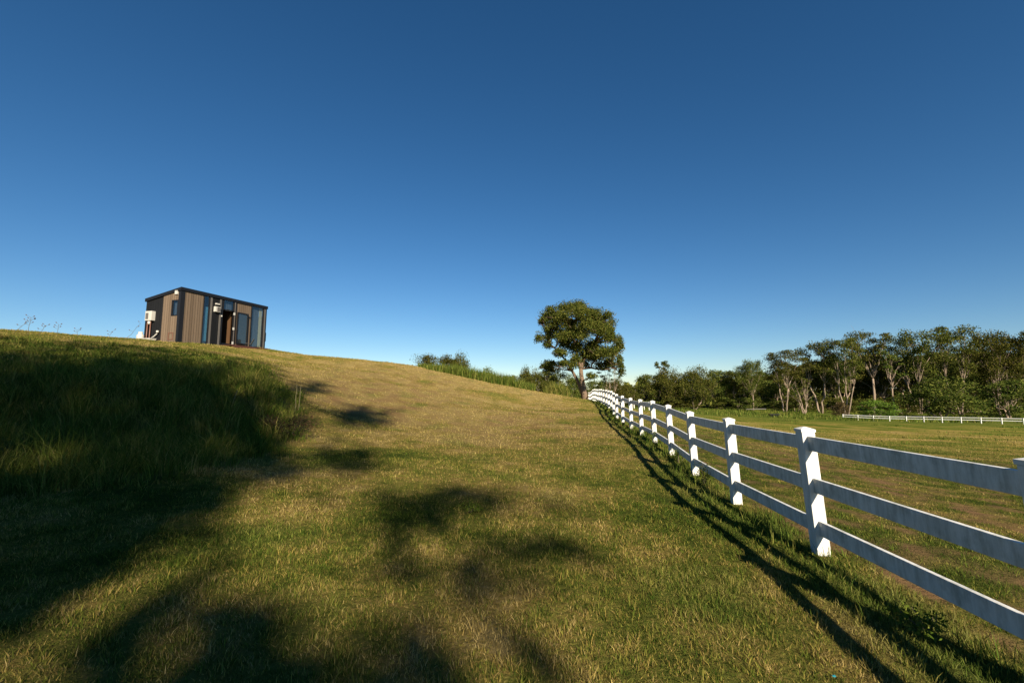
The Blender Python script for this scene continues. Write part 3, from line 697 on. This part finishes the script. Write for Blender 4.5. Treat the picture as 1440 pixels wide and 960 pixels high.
TU = make_proto(43, 14, 4.0, 1, 6, .80, r0=.15, csize=.22, per=260)
PB = make_proto(51, 10, 7, 4, 18, .42, r0=.24, csize=.11, per=150, leaf=.3)
SH = [make_proto(61, 3, 5, 4, 16, .15, flat=.6, r0=.1, leaf=.22, per=420), make_proto(62, 3, 4, 4, 14, .1, flat=.7, r0=.1, leaf=.22, per=420)]
LINE = 'eucalypts along the paddock edge'
def place(pr, u, vt, t, wpx, label, cat='tree', name='gum_tree', group=LINE, W=None, rz=None, bark=None, lm=None, dz=0):
    x = (u-720)/F*t; z = g1(x, t)+dz; zt = PX(u, vt, t)[2]; H = zt-z; s = H/pr[4]
    W = W or {id(TG[0]): 9, id(TG[1]): 10, id(TG[2]): 9, id(WG[0]): 12, id(WG[1]): 12, id(BT[0]): 11, id(BT[1]): 9, id(SL): 5, id(TU): 4, id(PB): 7, id(SH[0]): 5, id(SH[1]): 4}[id(pr)]
    sx = wpx/F*t/W if wpx else s
    return instance(pr, name, (x, t, z), (sx, sx, s), random.uniform(0, 6.28) if rz is None else rz, label, cat, group, bark, lm)
place(WG[0], 1056, 507, 108, 46, 'leafy gum with thin leaning trunks, the leftmost of the taller tree row')
place(TG[1], 1100, 490, 106, 62, 'gum with a pale forked trunk and bare whitish branches, left of the darkest gap')
place(PB, 1127, 528, 104, 44, 'nearly bare pale tree with whitish branches spreading over the dark gap', bark=M_BARKP)
place(TG[0], 1150, 478, 108, 60, 'tall dark gum with a single pale trunk right of the dark gap')
place(TG[1], 1186, 472, 103, 58, 'gum with a bundle of slender pale trunks behind the brown shrub')
place(TG[2], 1226, 463, 108, 60, 'gum with a flat topped crown and orange trunks behind the bright green shrub')
place(SL, 1252, 490, 105, 36, 'slim gum with one thin pale trunk right of the bright green shrub')
place(WG[1], 1288, 467, 112, 74, 'broad gum with a curved orange trunk left of the tallest crown')
place(TG[1], 1344, 455, 110, 72, 'tallest gum of the wood with layered flat crowns and an orange trunk')
place(WG[0], 1398, 467, 108, 76, 'wide airy gum right of the tallest crown')
place(TG[0], 1440, 466, 106, 60, 'tall gum cut by the right edge of the picture')
place(TG[2], 1490, 462, 106, 80, 'tall gum just beyond the right edge of the picture')
place(BT[0], 1316, 537, 98, 92, 'wide bushy dark green tree with low crooked branches behind the far fence')
place(BT[1], 1412, 534, 98, 60, 'low spreading tree with twisted pale branches near the right edge')
place(BT[1], 1475, 530, 96, 70, 'low bushy tree beyond the right edge behind the far fence')
place(SH[0], 1226, 564, 96, 46, 'bright green rounded shrub at the left end of the far fence', 'shrub', 'shrub', 'shrubs under the trees', lm=M_LEAFG)
place(SH[1], 1178, 566, 98, 26, 'brown dry shrub left of the bright green shrub', 'shrub', 'shrub', 'shrubs under the trees', lm=M_LEAFR)
place(TU, 931, 506, 118, 22, 'thin gum with a small tuft of leaves high above the lower trees')
place(BT[0], 934, 524, 114, 54, 'reddish twiggy tree with many pale upright limbs under the high tuft')
place(BT[1], 908, 527, 116, 40, 'rounded gum left of the tree with the high tuft')
place(BT[0], 974, 523, 110, 56, 'low gum with a pale crooked trunk leaning left, right of the high tuft')
place(BT[1], 1008, 521, 116, 50, 'rounded green gum in the middle of the low row')
place(WG[1], 1036, 522, 112, 46, 'low gum beside the first taller crown')
place(BT[1], 884, 541, 112, 36, 'small rounded gum at the left end of the low row behind the long fence')
# trees behind the crest, left of and around the big tree
CR = 'trees behind the crest'
place(WG[0], 614, 499, 84, 80, 'wide flat crowned gum rising behind the crest left of centre', group=CR, W=12)
place(BT[0], 644, 505, 80, 40, 'small crown at the right shoulder of the wide gum behind the crest', group=CR)
for k, (u_, v_, t_, w_, lb) in enumerate([(680, 524, 95, 44, 'dark low tree top just above the tall crest grass'), (712, 528, 97, 40, 'dark tree top above the right part of the crest grass'),
        (742, 523, 92, 44, 'bushy tree top behind the right end of the crest grass'), (772, 528, 90, 50, 'dark bushy tree behind the grey tangled shrub'), (806, 532, 96, 44, 'low green tree left of the big tree trunk'),
        (838, 535, 94, 40, 'low green tree right of the big tree trunk'), (862, 537, 98, 44, 'low tree behind the start of the long fence')]):
    place(BT[k % 2], u_, v_, t_, w_, lb, group=CR)
place(BT[1], 774, 507, 60, 46, 'grey barked sparse tree left of the big tree', 'tree', 'gum_tree', CR, bark=M_BARKG)
place(SH[0], 752, 528, 52, 36, 'tangled shrub of bare grey twigs and leaves at the end of the crest grass', 'shrub', 'shrub', CR, bark=M_BARKG)
place(SH[1], 770, 535, 50, 26, 'dark tangled shrub between the crest grass and the pale tufts', 'shrub', 'shrub', CR, bark=M_BARKG)
place(PB, 858, 512, 62, 44, 'small tree with a pale forked trunk behind the far end of the long fence', 'tree', 'gum_tree', CR, bark=M_BARKP)
# back rows
k = 0
for t_, n_, vt_ in ((126, 26, 12), (140, 22, 14)):
    for i in range(n_):
        u_ = 868+(1500-868)*(i+random.uniform(-.3, .3))/n_
        sky_v = np.interp(u_, [868, 900, 1040, 1060, 1100, 1150, 1240, 1320, 1500], [545, 532, 526, 515, 503, 490, 482, 480, 478])
        place((WG+BT+TG)[k % 6], u_, sky_v+6+(u_ > 1050)*8+vt_*random.uniform(-.2, 1.6), t_+random.uniform(-5, 5), random.uniform(46, 66), 'dark gum in the dense back rows of the wood, behind the edge trees', group='back rows of the wood'); k += 1
for i in range(16):
    u_ = 884+(1460-884)*(i+.5)/16+random.uniform(-9, 9)
    place(SH[i % 2], u_, random.uniform(556, 564), 113+random.uniform(-4, 4), random.uniform(36, 56), 'dark shrub filling the shade between the trunks at the foot of the wood', 'shrub', 'shrub', 'shrubs in the shade of the wood')
# the mass of foliage deep in the wood
n = 26000; u_ = rng.uniform(600, 1560, n); t_ = rng.uniform(142, 160, n); x = (u_-720)/F*t_
top = np.interp(u_, [600, 700, 868, 900, 1050, 1110, 1300, 1560], [560, 552, 548, 538, 532, 515, 500, 500])
zt = np.array([PX(a_, b_, c_)[2] for a_, b_, c_ in zip(u_, top+5*nz(u_, 0*u_, 30, 61), t_)]); zg = ground(x, t_)
P = np.c_[x, t_, zg+(zt-zg)*rng.uniform(0, 1, n)**.7]; o = link('distant_wood', leaf_mesh('distant_wood', P, rng.normal(0, 1, (n, 3)), rng, 1.5), None, M_LEAF)
tag(o, 'dense dark foliage deep in the wood behind the tree line', 'woodland', kind='stuff')

# the big lone gum: clumps and limbs laid out after the photograph, at 66 m
rg = np.random.default_rng(5); TT = 58.; bx = (816-720)/F*TT; bz = g1(bx, TT)
big = empty('gum_tree', (bx, TT, bz)); tag(big, 'large rounded gum standing where the long fence ends', 'tree')
def L6(px, py, dy=0.):
    p = PX(750+px/6.4, 420+py/6.4, TT+dy); return np.array((p[0]-bx, p[1]-TT, p[2]-bz))
m6 = TT/F/6.4
CL = [(330, 75, 120, 50), (410, 60, 90, 45), (250, 110, 90, 50), (150, 165, 100, 50), (80, 230, 50, 45), (230, 195, 90, 50), (450, 115, 90, 55), (540, 130, 85, 50), (570, 185, 90, 50), (620, 230, 80, 50),
      (715, 280, 45, 40), (470, 215, 100, 60), (330, 240, 100, 55), (200, 290, 110, 45), (90, 340, 65, 45), (320, 320, 100, 50), (440, 320, 100, 60), (570, 300, 110, 60), (680, 360, 80, 55), (130, 420, 65, 40),
      (260, 410, 90, 55), (250, 480, 75, 40), (390, 420, 90, 60), (520, 430, 100, 60), (640, 460, 105, 60), (740, 480, 65, 65), (775, 560, 45, 65), (360, 580, 75, 45), (280, 610, 60, 30), (150, 550, 60, 28),
      (110, 600, 70, 32), (480, 530, 90, 60), (600, 530, 85, 50), (690, 590, 80, 45), (440, 610, 70, 40), (530, 690, 60, 35), (770, 640, 40, 40), (560, 600, 70, 40), (640, 170, 70, 45), (690, 235, 60, 45), (745, 375, 50, 55), (785, 455, 40, 55), (95, 280, 60, 35), (790, 590, 40, 60), (180, 110, 60, 35), (700, 430, 70, 50), (500, 80, 70, 40), (180, 230, 70, 40), (120, 370, 60, 40), (250, 350, 80, 50), (600, 275, 80, 50), (690, 310, 60, 50), (100, 190, 50, 35)]
mb = MB(); forks = {}
trunk = [(468, 925), (462, 860), (452, 800), (440, 740), (432, 690), (428, 630)]
mb.tube([tuple(L6(a, b)) for a, b in trunk], [.50, .36, .33, .30, .27, .24], 10)
t2 = [(455, 900), (430, 820), (395, 730), (350, 650), (300, 560), (240, 500)]
mb.tube([tuple(L6(a, b, 1.2)) for a, b in t2], [.26, .23, .20, .17, .14, .10], 8)
t3 = [(428, 630), (450, 560), (500, 470), (560, 400)]; t4 = [(428, 630), (400, 540), (380, 430), (350, 300)]; t5 = [(428, 630), (520, 620), (620, 640), (690, 600)]; t6 = [(240, 500), (190, 440), (140, 400)]; t7 = [(350, 300), (380, 200), (400, 120)]
for tt_, r_ in ((t3, .26), (t4, .26), (t5, .15), (t6, .12), (t7, .16)): mb.tube([tuple(L6(a, b, (i_*.6))) for i_, (a, b) in enumerate(tt_)], [r_*(1-.15*i_) for i_ in range(len(tt_))], 7)
nodes_ = [(L6(a, b, 0), .2) for a, b in trunk[3:]+t3+t4+t5+t6+t7+t2[3:]]
cl = []
for (a, b, ra, rb) in CL:
    b += 14*(b < 140)
    cd = 1-min(1, (abs(a-430)/420))
    for rep in range(2 if ra > 70 else 1):
        dy = rg.uniform(-5, 5)*(.35+.65*cd); c = L6(a+rg.normal(0, 22), b+rg.normal(0, 18), dy); cl.append((c, (ra*m6*.95, ra*m6*.95, rb*m6*1.35)))
        nd, _ = min(nodes_, key=lambda q: np.linalg.norm((q[0]-c)*np.array((1, .4, 1)))+(0 if q[0][2] < c[2] else 2))
        pts = limb(mb, nd, c, .10, .03, rg, 4, .08)
        for q in range(4): limb(mb, pts[3], c+rg.normal(0, .55, 3)*np.array((ra*m6, ra*m6, rb*m6)), .035, .012, rg, 2, .1, 0, 4)
mb.build('trunk', M_BARKB, big, True)
P, N = leaf_pts(cl, rg, 900); link('crown', leaf_mesh('crown', P, N, rg, .23), big, M_LEAF); print('big leaves', len(P))

# ------------------------------------------------------------------ tall gums behind the viewer, whose shadows fall on the bank and the path
SH_E = [(80, 560, 210, 80, .97), (240, 560, 140, 60, .95), (345, 590, 75, 45, .9), (60, 730, 190, 60, .96), (0, 800, 130, 60, .96), (240, 700, 120, 28, .88), (340, 668, 90, 16, .6), (140, 610, 250, 50, .97), (290, 662, 120, 26, .9), (330, 590, 90, 50, .8), (60, 670, 120, 30, .8),
        
        (500, 586, 50, 15, .97), (440, 546, 28, 9, .8), (492, 650, 58, 24, .68), (608, 706, 88, 22, .78), (570, 745, 70, 20, .5), (750, 778, 88, 21, .74), (745, 830, 80, 40, .35), (650, 765, 170, 70, .3), (690, 905, 120, 40, .55), (40, 660, 60, 10, -.35)]
xs = rng.uniform(-16, 3, 130000); ys = rng.uniform(1.5, 24, 130000); zs = ground(xs, ys); u_, v_ = proj(xs, ys, zs)
T_ = np.ones(len(xs))
for (cu, cv, ru, rv, c_) in SH_E:
    e = np.exp(-((((u_-cu)/ru)**2+((v_-cv)/rv)**2))**1.6)
    T_ *= (1-c_*e) if c_ > 0 else 1
T_ = np.where((u_ < 0), np.minimum(T_, np.where((v_ > 485) & (v_ < 870), .04, 1.)), T_)
D1 = [(-500, 690), (0, 700), (200, 672), (383, 633), (402, 655), (386, 668), (335, 683), (285, 712), (235, 752), (158, 794), (100, 845), (0, 895), (-500, 1000)]
D2 = [(90, 1400), (95, 960), (150, 880), (240, 835), (310, 832), (395, 842), (450, 868), (530, 860), (620, 905), (690, 985), (720, 1400)]
T_ = np.where(inpoly(u_, v_, D1), np.minimum(T_, .02), T_); T_ = np.where(inpoly(u_, v_, D2), np.minimum(T_, np.clip((u_-420)/450, .12, .5)), T_)
STREAK = [(0, 1400), (-60, 935), (110, 850), (165, 800), (242, 760), (292, 722), (345, 690), (400, 672), (470, 672), (560, 700), (430, 800), (300, 815), (210, 835), (130, 880), (80, 1400)]
T_ = np.where(inpoly(u_, v_, STREAK) & (v_ < 870), np.clip(np.maximum(T_, .6), 0, np.where(u_ < 250, .68, .86)), T_)
lit = np.exp(-((((u_-40)/60)**2+((v_-655)/10)**2))**1.5); T_ = np.maximum(T_, .3*lit)
for (cu, cv, ru, rv, k_) in ((375, 538, 60, 22, .75), (60, 655, 70, 12, .4), (300, 505, 80, 10, .8), (130, 500, 90, 9, .6), (395, 590, 26, 26, .5), (330, 664, 55, 9, .35)):
    T_ = np.maximum(T_, k_*np.exp(-((((u_-cu)/ru)**2+((v_-cv)/rv)**2))**1.5))
T_ = np.clip(T_, .03, 1)**np.clip(1+.55*nz(xs, ys, .8, 72), .35, 2)
A_leaf = .025; dens = -np.log(np.clip(T_, .01, 1))/A_leaf*.75; dens[T_ > .93] = 0
area = 19*22.5/len(xs); k = rng.uniform(0, 1, len(xs)) < dens*area
# several leaves per accepted sample where density asks for it
dens = dens*np.where((u_ < 440) & (v_ < 700) & (v_ > 500), 1.5, 1.2); rep = rng.poisson(dens*area); xs, ys, zs = np.repeat(xs, rep), np.repeat(ys, rep), np.repeat(zs, rep)
bl = nz(xs, ys, 5, 71); s_ = np.interp(ys, [3.2, 6], [32, 58])+2*bl+rng.normal(0, 1.2, len(xs)); P = np.c_[xs, ys, zs]+SUN*s_[:, None]
print('shade leaves', len(P))
cent = P[rng.choice(len(P), 4, replace=False)]
for it in range(12):
    a_ = np.argmin(((P[:, None, :2]-cent[None, :, :2])**2).sum(2), 1); cent = np.array([P[a_ == q].mean(0) for q in range(4)])
lbs = ['tall gum behind the viewer casting the shade on the upper bank', 'tall gum behind the viewer casting the shade at the foot of the bank', 'tall gum behind the viewer casting the round patches on the path', 'tall gum behind the viewer casting the shade at the bottom left']
for q in range(4):
    c = cent[q]; bx_, by_ = c[0]+1, c[1]-1.5; bz_ = g1(bx_, by_); PP = P[a_ == q]-np.array((bx_, by_, bz_))
    root = empty('gum_tree', (bx_, by_, bz_)); tag(root, lbs[q], 'tree', 'gums behind the viewer')
    mb = MB(); cc = c-np.array((bx_, by_, bz_)); fk = np.array((cc[0]*.5, cc[1]*.5, cc[2]*.72)); limb(mb, (0, 0, -.5), fk, .26, .09, rg, 6, .03, 0, 10)
    for e in PP[rg.choice(len(PP), 9)]:
        mid = fk+(e-fk)*.5; limb(mb, fk, mid, .05, .022, rg, 3, .06); limb(mb, mid, e, .022, .01, rg, 3, .06)
    mb.build('trunk', M_BARKP, root, True); link('crown', leaf_mesh('crown', PP, rg.normal(0, 1, PP.shape), rg, .5), root, M_LEAF)

# ------------------------------------------------------------------ weeds against the sky on the ridge, and small things
M_STEM = m_simple('dry_stem', (.12, .10, .05), .9, sc=5); M_SEED = m_simple('seed_head', (.10, .06, .045), .9, sc=5)
def weed(u_, vtop, t_, lean, label, heads=5):
    x = (u_-720)/F*t_; z = g1(x, t_); h = PX(u_, vtop, t_)[2]-z; root = empty('weed', (x, t_, z)); tag(root, label, 'weed', 'weeds on the ridge')
    mb = MB(); limb(mb, (0, 0, -.02), (lean*h, 0, h), .009, .004, rg, 5, .04, 0, 5); sd_ = MB()
    for q in range(heads):
        f = .55+.45*q/max(1, heads-1); a = (lean*h*f, 0, h*f); sgn = 1 if q % 2 else -1; e = (a[0]+sgn*rg.uniform(.05, .16), rg.uniform(-.05, .05), a[2]+rg.uniform(.03, .1))
        mb.tube([a, e], [.004, .003], 4); sd_ = MB(); sd_.tube([e, (e[0]+sgn*.02, e[1], e[2]+.02), (e[0]+sgn*.05, e[1], e[2]+.035)], [.008, .018, .006], 6); sd_.build('seed_head', M_SEED, root)
    mb.build('stem', M_STEM, root)
for a in [(34, 446, 17, .06, 'tallest weed stalk with seed heads on the ridge at the far left', 7), (50, 457, 17.3, .5, 'weed bent to the right beside the tallest stalk', 5), (12, 450, 17, 1.2, 'long thin weed leaning far over at the left edge', 4),
          (76, 456, 18, .03, 'small upright weed with fine twigs between the bent weed and the brown seed head', 5), (105, 464, 19, -.2, 'short weed with a flat brown seed head on the ridge', 4), (148, 466, 20, .4, 'low weed halfway between the left edge and the tiny house', 4), (170, 455, 20.5, .9, 'lone weed arching to the right just left of the tiny house', 3)]: weed(*a)
for k_, (u_, vt_, t_, l_, lb) in enumerate([(418, 540, 11.9, .02, 'straw stalk rising from the right end of the bank, left one of the pair'), (423, 541, 12.0, .05, 'straw stalk rising from the right end of the bank, right one of the pair'), (327, 560, 10.6, .3, 'pale dry stalk leaning in the long grass of the bank')]):
    x = (u_-720)/F*t_; z = g1(x, t_); h = max(.5, PX(u_, vt_, t_)[2]-z); root = empty('grass_stalk', (x, t_, z)); tag(root, lb, 'stalk', 'dry stalks on the bank')
    mb = MB(); limb(mb, (0, 0, -.02), (l_*h, 0, h), .009, .006, rg, 4, .02, 0, 5); mb.build('stem', m_simple('straw_stem', (.24, .2, .1), .9), root)
# leafy weeds at the fence and on the path
M_WEED = m_leaf('weed_leaves', (.05, .09, .012), (.10, .15, .02), (.17, .20, .04))
def leafy(x, y, r, h, label, n=260, s=.034, mat=None):
    z = g1(x, y); root = empty('leafy_weed', (x, y, z)); tag(root, label, 'weed', 'leafy weeds')
    mb = MB(); cl = []
    for q in range(7):
        e = np.array((rg.normal(0, r*.6), rg.normal(0, r*.6), h*rg.uniform(.5, 1))); limb(mb, (0, 0, -.02), e, .006, .003, rg, 3, .08, 0, 4); cl.append((e*np.array((1, 1, .75)), (r*.45, r*.45, h*.35)))
    mb.build('stem', M_STEM, root); P, N = leaf_pts(cl, rg, 1); 
    P = np.concatenate([c_[0]+rg.normal(0, .5, (n//7, 3))*np.array(c_[1]) for c_ in cl]); P[:, 2] = np.abs(P[:, 2])+.01
    link('leaves', leaf_mesh('leaves', P, rg.normal(0, 1, P.shape), rg, s), root, mat or M_WEED)
for a in [(float(fence_x(8.3))-.1, 8.1, .28, .42, 'dark leafy weed at the fence foot between the second and third whole posts', 420), (float(fence_x(10.3))-.05, 10.3, .2, .35, 'leafy weed at the fence foot between the third and fourth whole posts', 300),
          (float(fence_x(13))-.1, 13.2, .22, .4, 'leafy weed at the fence foot beside the fifth whole post from the right', 260), (float(fence_x(3.3))-.25, 3.15, .16, .16, 'yellow green weed under the nearest fence panel', 260),
          (float(fence_x(16.5))-.1, 16.6, .25, .4, 'leafy weed at the fence foot farther along the white fence', 220)]: leafy(*a)
p = PX(660, 728, 5.75); leafy(p[0], 5.75, .16, .10, 'small dark leafy weed in the mown path beside the middle shadow', 240, .03)
p = PX(410, 608, 10.2); leafy(p[0], 10.2, .5, .4, 'brown scrubby weed at the right foot of the bank', 600, .06, M_LEAFR)
p = PX(1172, 948, 2.65); o = MB(); o.hexa([(-.02, -.01, .03), (.03, -.012, .03), (.028, .012, .035), (-.02, .012, .03), (-.02, -.01, .038), (.03, -.012, .04), (.028, .012, .043), (-.02, .012, .038)])
o = o.build('litter_scrap', m_simple('cyan_plastic', (.02, .26, .32), .5)); o.scale = (.35, .4, .5); o.location = (p[0], p[1], g1(p[0], p[1])+.01); tag(o, 'tiny cyan plastic scrap in the grass near the bottom edge', 'litter')
